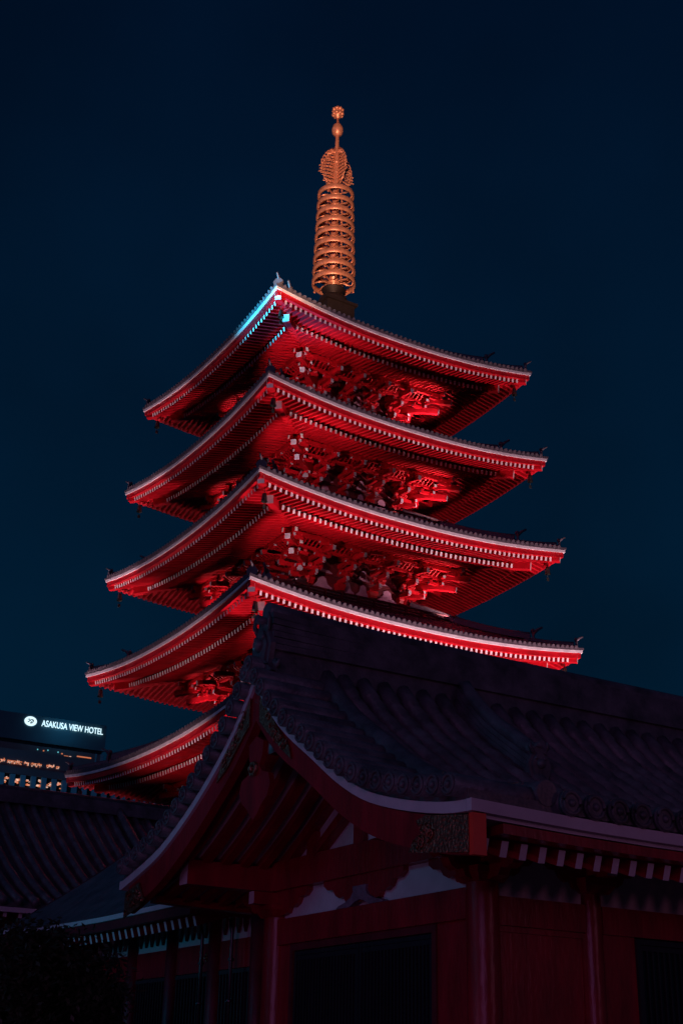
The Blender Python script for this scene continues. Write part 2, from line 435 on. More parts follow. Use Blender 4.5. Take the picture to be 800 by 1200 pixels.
    # ---- balcony rail
    if ri:
        s2, zc2, b2 = ROOFS[ri-1]; rd = bs+1.68; off2 = s2-rd
        zf = zc2-SAG+.09+.26*off2+.045*off2*off2+.02
        rl = MB()
        rl.box(-rd-.05, rd+.05, -rd-.05, rd+.05, zf-.05, zf+.06)
        for k in range(4):
            for z_, e_, hh in ((.16, .1, .05), (.30, .2, .05), (.46, .42, .07)):
                rl.beam(sp(k, -rd-e_, rd, zf+z_+.001*k), sp(k, rd+e_, rd, zf+z_+.001*k), .08, hh, 0, (1, 1))
            m_ = 11
            for j in range(m_):
                a = -rd+2*rd*j/(m_-1) if j < m_-1 else None
                if a is None: continue
                q = sp(k, a, rd, 0); rl.box(q.x-.05, q.x+.05, q.y-.05, q.y+.05, zf+.06, zf+.50)
        rl.build('balcony_rail', [SOF, WHT], pg)
so = stuff_raf.build('eave_rafters', [RED, WHT], pg); so['kind'] = 'stuff'
# plinth building of the pagoda
pb = MB()
pb.box(-12, 12, -12, 12, 0, .6, 1); pb.box(-10.5, 10.5, -10.5, 10.5, .6, 8.6, 0); pb.box(-11.2, 11.2, -11.2, 11.2, 8.6, 9.1, 1)
for k in range(4):
    for j in range(9):
        a = -10+j*2.5; q = sp(k, a, 10.52, 0); pb.tube([(q.x, q.y, .6), (q.x, q.y, 8.6)], .25, 10, 2)
    for j in range(31):
        q = sp(k, -11+j*22/31, 11.05, 0); pb.box(q.x-.06, q.x+.06, q.y-.06, q.y+.06, 9.1, 10.0, 2)
    pb.beam(sp(k, -11.1, 11.05, 10.05), sp(k, 11.1, 11.05, 10.05), .16, .12, 2)
pb.build('plinth', [PLA, STN, RED], pg)

# ---- spire
spire = thing('spire', 'x', 'x'); del spire['label']; del spire['category']; spire.parent = pg
b = MB()
b.box(-.85, .85, -.85, .85, 38.6, 40.3); b.box(-.98, .98, -.98, .98, 40.30, 40.45)
b.lathe([(.8, 40.45), (.82, 40.7), (.72, 40.95), (.5, 41.1), (.3, 41.18), (.34, 41.25), (.62, 41.42), (.66, 41.5), (.24, 41.5)], n=24)
b.build('spire_base', [SBS], spire)
b = MB(); b.tube([(0, 0, 41.2), (0, 0, 44.5), (0, 0, 48.2), (0, 0, 51.3), (0, 0, 53.8)], [.27, .25, .20, .12, .05], 14)
for z in (48.6, 49.3, 50.0): b.lathe([(.15, z-.05), (.21, z), (.15, z+.05)], n=14)
b.build('spire_shaft', [BRZ], spire)
for i in range(9):
    z = 41.95+i*.72; rr = lerp(1.17, 1.0, i/8); b = MB()
    hb = .155
    b.lathe([(rr, z-hb), (rr+.035, z-hb+.03), (rr+.035, z+hb-.03), (rr, z+hb), (rr-.07, z+hb), (rr-.07, z-hb), (rr, z-hb)], n=40)
    b.lathe([(.26, z-.12), (.36, z-.06), (.36, z+.06), (.26, z+.12)], n=16)
    for q in range(8):
        t = q*math.pi/4+.2
        pts = [(math.cos(t+.25*math.sin(u_*math.pi))*lerp(.3, rr-.03, u_), math.sin(t+.25*math.sin(u_*math.pi))*lerp(.3, rr-.03, u_), z+.05*math.sin(u_*6.28)) for u_ in (0, .25, .5, .75, 1)]
        b.tube(pts, [.05, .035, .07, .035, .05], 6)
        x_, y_ = math.cos(t+.39)*(rr-.02), math.sin(t+.39)*(rr-.02)
        b.lathe([(.02, z-hb), (.05, z-hb-.04), (.065, z-hb-.15)], (x_, y_, 0), 8)
    b.build('spire_ring', [BRZ], spire)
def filigree(side):
    mb = MB(); rnd = random.Random(3)
    # openwork flame plate: rows of upward curling tendrils, in the x-z plane
    H0, H1 = 48.35, 51.0
    rows = 11
    for r_ in range(rows):
        z = lerp(H0, H1-.25, r_/(rows-1)); u_ = r_/(rows-1)
        wmax = .12+(.98-.10*u_)*min(1, (.42+u_*2.0)) * math.sqrt(max(.1, 1-(max(0, u_-.40)/.63)**2))
        m_ = 7
        zrow = z
        for j in range(m_):
            x = lerp(.16, wmax-.1, j/(m_-1)); x += (r_ % 2)*.06; z = zrow-.42*x*x*u_
            s_ = .145; ph = rnd.random()*.5
            pts = []
            for q in range(8):
                t = ph+q*.72; rd = s_*(1-q/10)
                pts.append((x+rd*math.cos(t)*.95, 0, z+rd*math.sin(t)*.85+.1*q/8))
            mb.tube(pts, [.034]*5+[.028, .022, .014], 5)
        # flame tip
        mb.tube([(wmax-.12, 0, z), (wmax-.03, 0, z+.08), (wmax-.01, 0, z+.17)], [.04, .03, .008], 5)
    for j in range(6):
        x = lerp(.16, .62, j/5); zq = H1-.9*x*x; mb.tube([(x*.9, 0, zq-.35), (x*.93+.03, 0, zq-.12), (x*.9, 0, zq+.06)], [.045, .035, .008], 5)
    mb.tube([(.12, 0, H0+.05), (.5, 0, H0+.02), (.8, 0, H0+.35), (.98, 0, H0+.9), (1.0, 0, H0+1.35), (.88, 0, H1-.85), (.6, 0, H1-.38), (.2, 0, H1-.1)], .035, 6)
    for j in range(4): mb.tube([(.14, 0, lerp(H0, H1, j/5+.05)), (.45, 0, lerp(H0, H1, j/5+.08)), (.90-.07*j, 0, lerp(H0, H1, j/5+.04))], .022, 5)
    return mb.mesh('flame_plate', [BRZ])
fm = filigree(1)
for q in range(4): inst('flame_plate', fm, spire, (0, 0, 0), q*math.pi/2)
b = MB(); b.lathe([(.05, 51.9), (.24, 52.0), (.325, 52.2), (.33, 52.4), (.27, 52.6), (.16, 52.75), (.05, 52.8)], n=20); b.build('spire_ball', [BRZ], spire)
b = MB(); b.ball((0, 0, 53.62), .27, 12)
for q in range(8):
    t = q*math.pi/4
    for zz in (-.14, .14): b.ball((.25*math.cos(t), .25*math.sin(t), 53.6+zz), .12, 6)
b.ball((0, 0, 53.95), .12, 6); b.lathe([(.06, 53.15), (.16, 53.25), (.24, 53.4)], n=12)
b.build('spire_finial', [BRZ], spire)

# ================================================================== HALL IN FRONT
hall = thing('temple_hall', 'dark red temple hall with tiled gable roof in front of the pagoda', 'temple hall', O, TH)
PR = [(-2.42, 4.475), (-2.1, 4.50), (-1.53, 4.60), (-.91, 4.75), (-.33, 4.94), (.31, 5.26), (.99, 5.70), (1.70, 6.16), (2.2, 6.58), (2.67, 7.09),
      (3.21, 6.50), (3.82, 5.99), (4.68, 5.45), (5.6, 5.0), (6.34, 4.77), (7.05, 4.59)]
RIDGE_Y = 2.67
def zt(y):
    if y <= PR[0][0]: return PR[0][1]
    for i in range(len(PR)-1):
        if PR[i][0] <= y <= PR[i+1][0]:
            p0 = PR[max(i-1, 0)]; p1 = PR[i]; p2 = PR[i+1]; p3 = PR[min(i+2, len(PR)-1)]
            if p1[0] == RIDGE_Y: p0 = (p1[0]*2-p2[0], p1[1]*2-p2[1])
            if p2[0] == RIDGE_Y: p3 = (p2[0]*2-p1[0], p2[1]*2-p1[1])
            h = p2[0]-p1[0]; t = (y-p1[0])/h
            m1 = (p2[1]-p0[1])/max(p2[0]-p0[0], .01)*h; m2 = (p3[1]-p1[1])/max(p3[0]-p1[0], .01)*h
            return (2*t**3-3*t*t+1)*p1[1]+(t**3-2*t*t+t)*m1+(-2*t**3+3*t*t)*p2[1]+(t**3-t*t)*m2
    return PR[-1][1]
G0, G1 = -2.0, 13.6          # verge positions along the ridge
def ext(y): return .20*math.exp(-abs(y-RIDGE_Y)/.9)
def up(x):
    a = max(0, (1.2-x)/3.2); b_ = max(0, (x-10.4)/3.2); return .07*(a*a+b_*b_)-.05
def upz(x, y):
    f = max(0, 1-min(abs(y+2.42), abs(y-7.05))/2.2); return up(x)*f
ys = []
yy = -2.42
while yy < RIDGE_Y-.01: ys.append(yy); yy += (RIDGE_Y+2.42)/26
ys.append(RIDGE_Y)
yL = [RIDGE_Y+(7.05-RIDGE_Y)*j/24 for j in range(25)]
def span(mb, ylist, x0, x1, dz0, dz1, mi=0, nx=1, caps=None):
    for i in range(len(ylist)-1):
        a, b_ = ylist[i], ylist[i+1]
        for q in range(nx):
            xa, xb = lerp(x0, x1, q/nx), lerp(x0, x1, (q+1)/nx)
            mb.hexa([(xa, a, zt(a)+dz0+upz(xa, a)), (xa, b_, zt(b_)+dz0+upz(xa, b_)), (xa, b_, zt(b_)+dz1+upz(xa, b_)), (xa, a, zt(a)+dz1+upz(xa, a)),
                     (xb, a, zt(a)+dz0+upz(xb, a)), (xb, b_, zt(b_)+dz0+upz(xb, b_)), (xb, b_, zt(b_)+dz1+upz(xb, b_)), (xb, a, zt(a)+dz1+upz(xb, a))], mi)
hroof = thing('roof', 'x', 'x'); del hroof['label']; del hroof['category']; hroof.parent = hall
# white gable edging + red bargeboards, one per slope
for yl, sgn in ((ys, 1), (yL, -1)):
    for x0, x1, xw in ((G0, G0+.14, G0-.05), (G1-.14, G1, G1-.09)):
        bb = MB(); ye = [y for y in yl if (y > -2.55 and y < 6.95)]
        for i in range(len(ye)-1):
            a, b_ = ye[i], ye[i+1]
            def lowz(y):
                q = abs(y-RIDGE_Y); t = min(1, q/5.0)
                return zt(y)-(.50+.06*t*t)-(.16*max(0, 1-q/1.2))
            bb.hexa([(x0, a, lowz(a)), (x0, b_, lowz(b_)), (x0, b_, zt(b_)-.13), (x0, a, zt(a)-.13), (x1, a, lowz(a)), (x1, b_, lowz(b_)), (x1, b_, zt(b_)-.13), (x1, a, zt(a)-.13)])
        bo = bb.build('bargeboard', [HRED], hroof)
        wb = MB(); span(wb, yl, xw, xw+.14+.10, -.128, .0)
        wb.build('white_edging', [HWH], bo)
# vermilion end of the near bargeboard, with chased metal plates
b = MB(); b.box(G0-.02, G0+.16, -2.50, -2.425, 3.90, 4.35); b.build('bargeboard_end', [ORG], hroof)
def plate(pts, x=G0-.012, th=.02):
    mb = MB(); mb.prism(pts, (x, 0, 0), (0, 1, 0), (0, 0, 1), (-th, 0, 0))
    rnd = random.Random(len(pts))
    yc = sum(p[0] for p in pts)/len(pts); zc_ = sum(p[1] for p in pts)/len(pts)
    for q in range(16):
        p = rnd.choice(pts); t = rnd.random()*.75; y_ = lerp(yc, p[0], t); z_ = lerp(zc_, p[1], t)
        a0 = rnd.random()*6.28; cur = []
        for s_ in range(7):
            rd = .075*(1-s_/9); cur.append((x-th-.012, y_+rd*math.cos(a0+s_*.9), z_+rd*math.sin(a0+s_*.9)))
        mb.tube(cur, [.013]*5+[.010, .006], 5)
    return mb
plate([(-2.43, 3.93), (-2.43, 4.335), (-1.62, 4.44), (-1.42, 4.40), (-1.55, 4.27), (-1.36, 4.17), (-1.28, 4.06)][::-1]).build('brass_plate', [GLD], hroof)
plate([(2.52, 6.80), (2.0, 6.21), (1.62, 5.85), (1.55, 5.66), (1.80, 5.83), (2.3, 6.2), (2.52, 6.38)]).build('brass_plate', [GLD], hroof)
plate([(2.82, 6.80), (3.3, 6.24), (3.7, 5.92), (3.8, 5.70), (3.5, 5.85), (3.0, 6.25), (2.82, 6.38)]).build('brass_plate', [GLD], hroof)
plate([(6.93, 4.02), (6.93, 4.42), (6.4, 4.53), (6.27, 4.36), (6.15, 4.24), (6.35, 4.14)]).build('brass_plate', [GLD], hroof)
# gable pendant
b = MB()
half = [(0, 6.25), (.22, 6.15), (.20, 5.95), (.12, 5.82), (.20, 5.72), (.40, 5.66), (.46, 5.50), (.38, 5.34), (.22, 5.24), (.10, 5.12), (0, 5.05)]
poly = [(RIDGE_Y+p[0], p[1]-.05) for p in half]+[(RIDGE_Y-p[0], p[1]-.05) for p in half[-2:0:-1]]
b.prism(poly, (G0+.10, 0, 0), (0, 1, 0), (0, 0, 1), (-.08, 0, 0))
b.tube([(G0+.06, RIDGE_Y, 5.72), (G0-.04, RIDGE_Y, 5.72)], .11, 6, 1); b.ball((G0-.04, RIDGE_Y, 5.72), .06, 6, 1)
b.build('gable_pendant', [HRED, GLD], hroof)
# boards and rafters under the slopes
b = MB(); span(b, ys, G0+.145, G1-.145, -.17, -.10, 0, 12); span(b, yL, G0+.145, G1-.145, -.17, -.10, 0, 12); b.build('roof_boarding', [HWH], hroof)
def curve_rafter(x, ya, yb, n_=9, wd=.105, h=.17):
    mb = MB()
    for q in range(n_):
        a, c_ = lerp(ya, yb, q/n_), lerp(ya, yb, (q+1)/n_)
        r_ = []
        for y in (a, c_):
            z1 = zt(y)-.172+upz(x, y); z0 = z1-h
            r_ += [(x-wd/2, y, z0), (x+wd/2, y, z0), (x+wd/2, y, z1), (x-wd/2, y, z1)]
        mb.hexa(r_, 0, (1 if q == 0 and ya in (-2.12, 6.8) else 0, 0))
    return mb
x = G0+.42; nrf = 0
while x < G1-.2:
    for ya, yb in ((-2.12, RIDGE_Y-.2), (6.8, RIDGE_Y+.2)):
        # right slope eave rafters are lower and flatter, carried by the purlin
        if ya < 0:
            mb = MB(); mb.beam((x, -2.12, 4.075+upz(x, -2.1)), (x, .25, 4.86), .10, .18, 0, (1, 0))
            cr = curve_rafter(x, .0, RIDGE_Y-.2); 
            i0 = len(mb.v); mb.v += cr.v; mb.f += [tuple(i0+a for a in f_) for f_ in cr.f]; mb.m += cr.m; mb.sm += cr.sm
            if x < 0 or True: mb.build('rafter', [HRED, HWH], hroof)
    x += .277
x = G0+.34
while x < G1-.2:
    curve_rafter(x, 6.8, RIDGE_Y+.2, wd=.15, h=.13).build('rafter', [HRED, HWH], hroof); x += .335 if x < .3 else .67
# eave boards
for y0, sgn, nm in ((-2.42, -1, 'a'), (7.05, 1, 'b')):
    b = MB(); c_ = MB(); nx = 30
    for q in range(nx):
        xa, xb = lerp(G0-.05, G1+.05, q/nx), lerp(G0-.05, G1+.05, (q+1)/nx)
        za, zb = zt(y0)+upz(xa, y0), zt(y0)+upz(xb, y0)
        ya_, yb_ = (y0-.10, y0-.003) if sgn < 0 else (y0+.003, y0+.10)
        b.hexa([(xa, ya_, za-.13), (xa, yb_, za-.13), (xa, yb_, za+.004), (xa, ya_, za+.004), (xb, ya_, zb-.13), (xb, yb_, zb-.13), (xb, yb_, zb+.004), (xb, ya_, zb+.004)])
        ya_, yb_ = (y0+.02, y0+.26) if sgn < 0 else (y0-.26, y0-.02)
        if q > 0:
            xa2 = max(xa, G0+.17); 
            c_.hexa([(xa2, ya_, za-.29), (xa2, yb_, za-.29), (xa2, yb_, za-.18), (xa2, ya_, za-.18), (xb, ya_, zb-.29), (xb, yb_, zb-.29), (xb, yb_, zb-.18), (xb, ya_, zb-.18)])
    b.build('eave_board', [HWH], hroof); c_.build('eave_fascia', [HRED], hroof)
# purlins, end caps white
for y0 in (0, 5.54):
    b = MB(); b.box(G0+.35, G1-.35, y0-.14, y0+.14, 4.44, 4.82, 0, (1, 1)); b.build('purlin', [HRED, HWH], hroof)
b = MB(); b.box(G0+.3, G1-.3, RIDGE_Y-.13, RIDGE_Y+.13, 6.0, 6.4, 0, (1, 1)); b.build('purlin', [HDK, HWH], hroof)
# tiles
b = MB()
span(b, ys, G0-.02, G1+.02, .005, .13, 0, 8); span(b, yL, G0-.02, G1+.02, .005, .13, 0, 8)
def slope_pts(x, ya, yb, n_, dz): return [(x, lerp(ya, yb, q/n_), zt(lerp(ya, yb, q/n_))+dz+upz(x, lerp(ya, yb, q/n_))) for q in range(n_+1)]
def tile_end(mb, x, y, z, sg):
    # round end tile: disc with rim and raised boss
    mb.tube([(x, y, z), (x, y+sg*.05, z)], .155, 16)
    mb.lathe([(.01, 0)], (0, 0, 0), 3) if False else None
    ring = [(x+.125*math.cos(t_*math.pi/8), y+sg*.055, z+.125*math.sin(t_*math.pi/8)) for t_ in range(17)]
    mb.tube(ring, .025, 6, cap=False)
    mb.ball((x, y+sg*.05, z), .05, 6)
rt = random.Random(5)
x = G0+1.35
while x < G1-1.2:
    for ya, yb, sg in ((-2.50, RIDGE_Y-.15, -1), (7.13, RIDGE_Y+.15, 1)):
        n_ = 15
        pts = [(p[0], p[1], p[2]+ext(p[1])) for p in slope_pts(x, ya, yb, 18, .15)]
        # overlapping cover tiles: radius steps down at every joint
        P2 = []; RR = []
        for q in range(len(pts)-1):
            a, c_ = Vector(pts[q]), Vector(pts[q+1]); j = rt.uniform(-.006, .006)
            P2 += [a+Vector((j, 0, j)), lerp(a, c_, .93)+Vector((j, 0, j))]; RR += [.144, .118]
        b.tube(P2, RR, 10)
        tile_end(b, x, pts[0][1], pts[0][2]+.0, sg)
    # hanging pan tile lip between two rolls
    for y0, sg in ((-2.50, -1), (7.13, 1)):
        xc = x+.18; z0 = zt(y0)+.13+upz(xc, y0)
        arc = [(xc+.17*math.cos(math.pi*(1+t_/8)), y0, z0+.02+.13*math.sin(math.pi*(1+t_/8))) for t_ in range(9)]
        b.prism([(p[0]-xc, p[2]-z0) for p in arc]+[(.17, .05), (-.17, .05)], (xc, y0, z0), (1, 0, 0), (0, 0, 1), (0, -sg*.05, 0))
    x += .362
# verge tiles: short rolls lying along the ridge direction, stepping up the gable
def arc_positions(ylist, step):
    pts = [(y, zt(y)) for y in ylist]; out_ = []; acc = 0; nxt = step*.5
    for i in range(len(pts)-1):
        l = math.dist(pts[i], pts[i+1])
        while acc+l > nxt:
            t_ = (nxt-acc)/l; out_.append((lerp(pts[i][0], pts[i+1][0], t_), lerp(pts[i][1], pts[i+1][1], t_))); nxt += step
        acc += l
    return out_
for yl in (ys, yL):
    for (y, z) in arc_positions(yl, .30):
        for xa, xb in ((G0-.18, G0+1.12), (G1+.18, G1-1.12)):
            sg = 1 if xb > xa else -1
            j = rt.uniform(-.012, .012); zz = z+upz(xa, y)+.17+j
            b.tube([(xa, y, zz), (xa+sg*.42, y, zz+.0), (xa+sg*.43, y, zz-.012), (xa+sg*.85, y, zz-.012), (xa+sg*.86, y, zz-.024), (xb, y, zz-.024)], [.135, .125, .138, .125, .138, .125], 12)
            ring = [(xa-sg*.005, y+.105*math.cos(t_*math.pi/7), zz+.105*math.sin(t_*math.pi/7)) for t_ in range(15)]
            b.tube(ring, .022, 5, cap=False); b.ball((xa, y, zz), .045, 6)
for yl, ya, yb in ((ys, -2.45, RIDGE_Y-.1), (yL, 7.08, RIDGE_Y+.1)):
    for xx in (G0+1.08, G1-1.08): b.tube(slope_pts(xx, ya, yb, 18, .24), .15, 12)
b.build('tile_covering', [TIL], hroof)
# main ridge: stacked flat tiles and a top roll, raised at both ends
b = MB(); nx = 40; rz0 = zt(RIDGE_Y)
def rise(x_): 
    a = max(0, 1-(x_-G0)/3.0); c_ = max(0, 1-(G1-x_)/3.0); return .10*a*a+.10*c_*c_
for q in range(nx):
    xa, xb = lerp(G0+.1, G1-.1, q/nx), lerp(G0+.1, G1-.1, (q+1)/nx)
    for lv in range(6):
        h0 = .38+lv*.086; hw = .27-.010*lv-(.008 if lv % 2 else 0)
        ra, rb = rise(xa)*lv/6, rise(xb)*lv/6
        b.hexa([(xa, RIDGE_Y-hw, rz0+h0+ra), (xa, RIDGE_Y+hw, rz0+h0+ra), (xa, RIDGE_Y+hw, rz0+h0+.086+ra), (xa, RIDGE_Y-hw, rz0+h0+.086+ra),
                (xb, RIDGE_Y-hw, rz0+h0+rb), (xb, RIDGE_Y+hw, rz0+h0+rb), (xb, RIDGE_Y+hw, rz0+h0+.086+rb), (xb, RIDGE_Y-hw, rz0+h0+.086+rb)])
b.tube([(lerp(G0+.1, G1-.1, q/24), RIDGE_Y, rz0+.94+rise(lerp(G0+.1, G1-.1, q/24))) for q in range(25)], .14, 12)
b.box(G0+.1, G1-.1, RIDGE_Y-.2, RIDGE_Y+.2, rz0+.05, rz0+.41)
rdg = b.build('main_ridge', [TIL], hroof)
def oni(mb, o, ax, dirn, s_=1.0):
    # shield shaped ridge-end tile with horns, brow, boss and a roll on top
    o = Vector(o); ax = Vector(ax); dn = Vector(dirn)
    pl = [(-.48, -.12), (-.30, .02), (-.36, .25), (-.42, .5), (-.30, .72), (-.16, .95), (0, 1.02), (.16, .95), (.30, .72), (.42, .5), (.36, .25), (.30, .02), (.48, -.12), (.2, -.08), (0, 0), (-.2, -.08)]
    mb.prism([(p[0]*s_, p[1]*s_) for p in pl], o, ax, (0, 0, 1), dn*.12*s_)
    mb.prism([(p[0]*.72*s_, (p[1]*.72+.13)*s_) for p in pl], o+dn*.12*s_, ax, (0, 0, 1), dn*.05*s_)
    mb.ball(o+dn*.17*s_+Vector((0, 0, .5*s_)), .15*s_, 8)
    for sg in (-1, 1):
        mb.tube([o+ax*.2*sg*s_+Vector((0, 0, .8*s_))+dn*.1*s_, o+ax*.34*sg*s_+Vector((0, 0, 1.0*s_))+dn*.12*s_, o+ax*.30*sg*s_+Vector((0, 0, 1.18*s_))+dn*.14*s_], [.07*s_, .055*s_, .02*s_], 7)
        mb.ball(o+ax*.16*sg*s_+dn*.17*s_+Vector((0, 0, .66*s_)), .06*s_, 6)
        mb.tube([o+ax*.42*sg*s_+Vector((0, 0, .1*s_)), o+ax*.52*sg*s_+Vector((0, 0, -.02)), o+ax*.60*sg*s_+Vector((0, 0, .1*s_))], [.08*s_, .07*s_, .03*s_], 7)
    mb.tube([o-dn*.3*s_+Vector((0, 0, 1.0*s_)), o+dn*.28*s_+Vector((0, 0, 1.08*s_))], .10*s_, 10)
b = MB(); oni(b, (G0+.12, RIDGE_Y, rz0+.12), (0, -1, 0), (-1, 0, 0), .70); b.build('ridge_ornament', [TIL], rdg)
b = MB(); oni(b, (G1+.08, RIDGE_Y, rz0+.16), (0, 1, 0), (1, 0, 0), .92); b.build('ridge_ornament', [TIL], rdg)
# descending ridges
for xx in (1.55, 10.3):
    for sg in (-1, 1):
        b = MB(); y0 = RIDGE_Y+sg*.3; y1 = RIDGE_Y+sg*2.0; n_ = 12
        for q in range(n_):
            a, c_ = lerp(y0, y1, q/n_), lerp(y0, y1, (q+1)/n_)
            for lv in range(4):
                hw = .2-.02*lv; z0 = .16+lv*.085
                b.hexa([(xx-hw, a, zt(a)+ext(a)+z0), (xx+hw, a, zt(a)+ext(a)+z0), (xx+hw, a, zt(a)+ext(a)+z0+.083), (xx-hw, a, zt(a)+ext(a)+z0+.083), (xx-hw, c_, zt(c_)+ext(c_)+z0), (xx+hw, c_, zt(c_)+ext(c_)+z0), (xx+hw, c_, zt(c_)+ext(c_)+z0+.083), (xx-hw, c_, zt(c_)+ext(c_)+z0+.083)])
        b.tube([(xx, lerp(y0, y1, q/12), zt(lerp(y0, y1, q/12))+ext(lerp(y0, y1, q/12))+.56) for q in range(13)], .11, 10)
        dr = b.build('descending_ridge', [TIL], hroof)
        b = MB(); oni(b, (xx, y1, zt(y1)+.16), (1, 0, 0), (0, sg, 0), .50); b.build('ridge_ornament', [TIL], dr)
# ---- gable wall
b = MB()
yw = [lerp(-.1, 5.64, q/28) for q in range(29)]
for q in range(28):
    a, c_ = yw[q], yw[q+1]
    b.hexa([(0.02, a, 4.86), (0.02, c_, 4.86), (0.02, c_, zt(c_)-.18), (0.02, a, zt(a)-.18), (.10, a, 4.86), (.10, c_, 4.86), (.10, c_, zt(c_)-.18), (.10, a, zt(a)-.18)])
b.build('gable_plaster', [HWH], hall)
b = MB(); b.box(-.15, .15, -.45, 5.95, 4.44, 4.89, 0, (1, 1), axis='y'); b.build('tie_beam', [HRED, HWH], hall)
for yk in (2.92, 1.3, 4.3):
    b = MB(); b.box(-.06, .018, yk-.14, yk+.14, 4.89, zt(yk)-.42); b.build('gable_post', [HRED], hall)
for ya, za, yb, zb in ((4.95, 4.89, 3.05, 6.05), (4.1, 4.89, 3.05, 5.5), (.85, 4.89, 2.45, 6.0)):
    b = MB(); b.beam((-.05, ya, za), (-.05, yb, zb), .13, .22, up=(1, 0, 0)); b.build('gable_strut', [HRED], hall)
# ---- frame: columns, lintels, panels
colx = [0, 1.80, 5.40, 7.2, 10.8, 12.6]
def column(x, y, r=.22):
    mb = MB(); mb.lathe([(r*1.02, .35), (r, 2.0), (r*.97, 4.02), (r*.97, 4.03)], (x, y, 0), 28)
    mb.lathe([(r*1.6, 0), (r*1.6, .2), (r*1.25, .35), (.01, .35)], (x, y, 0), 20, 1)
    mb.hexa([(x-.2, y-.2, 4.03), (x+.2, y-.2, 4.03), (x+.2, y+.2, 4.03), (x-.2, y+.2, 4.03), (x-.27, y-.27, 4.14), (x+.27, y-.27, 4.14), (x+.27, y+.27, 4.14), (x-.27, y+.27, 4.14)])
    mb.box(x-.27, x+.27, y-.27, y+.27, 4.142, 4.22)
    mb.build('column', [HRED, STN], hall)
for x_ in colx: column(x_, 0, .22 if x_ == 0 else .17)
for x_ in colx: column(x_, 5.40, .23)
for x0, y0, ax in [(x_, 0, 'x') for x_ in colx]+[(0, 0, 'y'), (0, 5.40, 'y'), (0, 2.77, 'y')]:
    b = MB()
    A = Vector((1, 0, 0)) if ax == 'x' else Vector((0, 1, 0)); Bv = Vector((0, -1, 0)) if ax == 'x' else Vector((-1, 0, 0))
    kx = 1.35 if ax == 'y' else 1
    pl = [(-.80, .22), (-.80, .15), (-.72, .08), (-.60, .07), (-.55, -.02), (-.46, -.07), (-.37, -.05), (-.33, -.14), (-.2, -.17), (.2, -.17), (.33, -.14), (.37, -.05), (.46, -.07), (.55, -.02), (.60, .07), (.72, .08), (.80, .15), (.80, .22)]
    pl = [(p_[0]*kx, p_[1]) for p_ in pl]
    o_ = Vector((x0, y0, 4.222)); b.prism(pl, o_+Bv*.085, A, (0, 0, 1), -Bv*.17)
    if y0 != 2.77: b.beam(o_+Vector((0, 0, .10))-Bv*.1, o_+Vector((0, 0, .10))+Bv*.50, .17, .19, 0, (0, 1))
    b.build('bracket_arm', [HRED, HWH], hall)
# frog-leg strut over the door
b = MB()
kl = [(.0, .46), (.16, .46), (.15, .34), (.20, .22), (.34, .12), (.50, .06), (.56, .0), (.24, .0), (.10, .10), (0, .14)]
b.prism([(p[0]*1.15, p[1]*.62) for p in kl]+[(-p[0]*1.15, p[1]*.62) for p in kl[-2:0:-1]], (-.13, 2.77, 3.992), (0, 1, 0), (0, 0, 1), (.13, 0, 0)); b.build('frog_leg_strut', [CRV], hall)
# lintels
b = MB(); b.box(-.12, .12, .2, 5.2, 3.60, 3.99); b.build('lintel', [HRED], hall)
for i in range(5):
    b = MB(); b.box(colx[i]+.15, colx[i+1]-.15, -.10, .10, 3.52, 3.88); b.build('lintel', [HRED], hall)
b = MB(); b.box(0.005, .07, .1, 5.3, 3.992, 4.438)
b.build('frieze_plaster', [HWH], hall)
for i in range(5):
    b = MB(); b.box(colx[i]+.14, colx[i+1]-.14, -.03, .03, 3.882, 4.46); b.build('frieze_plaster', [HWH], hall)
# wall below
def lattice(x0, x1, y0, y1, z0, z1, nm, parent=hall, m=None, step=.085):
    """barred opening; runs along x when y0 == y1, else along y"""
    mb = MB(); alongx = abs(x1-x0) > abs(y1-y0)
    if alongx: mb.box(x0, x1, y0+.05, y0+.09, z0, z1, 1)
    else: mb.box(x0+.05, x0+.09, y0, y1, z0, z1, 1)
    L_ = (x1-x0) if alongx else (y1-y0); n_ = int(L_/step)
    for j in range(n_):
        q = (j+.5)/n_*L_
        if alongx: mb.beam((x0+q, y0, z0), (x0+q, y0, z1), .032, .05, up=(0, 1, 0))
        else: mb.beam((x0, y0+q, z0), (x0, y0+q, z1), .05, .032, up=(0, 1, 0))
    for z_ in (z0+.04, (z0*2+z1)/3, z1-.04):
        if alongx: mb.box(x0, x1, y0-.03, y0+.03, z_-.035, z_+.035)
        else: mb.box(x0-.03, x0+.03, y0, y1, z_-.035, z_+.035)
    return mb.build(nm, m or [BLK, GLS], parent)
for y0, y1 in ((.18, .93), (4.84, 5.2)):
    b = MB(); b.box(-.05, .05, y0, y1, .35, 3.60); b.build('wall_panel', [HRED], hall)
b = MB(); b.box(-.08, .08, .93, 1.03, .35, 3.6); b.box(-.08, .08, 4.76, 4.84, .35, 3.6); b.box(-.08, .08, 1.03, 4.76, 3.49, 3.6); fr = b.build('door_frame', [HDK], hall)
for y0, y1 in ((1.04, 2.88), (2.90, 4.75)):
    b = MB(); d_ = lattice(0.0, 0.0, y0+.06, y1-.06, .45, 3.42, 'door')
    f_ = MB(); f_.box(-.045, .045, y0, y0+.06, .37, 3.48); f_.box(-.045, .045, y1-.06, y1, .37, 3.48); f_.box(-.045, .045, y0+.06, y1-.06, 3.42, 3.48); f_.build('door_frame', [BLK], d_)
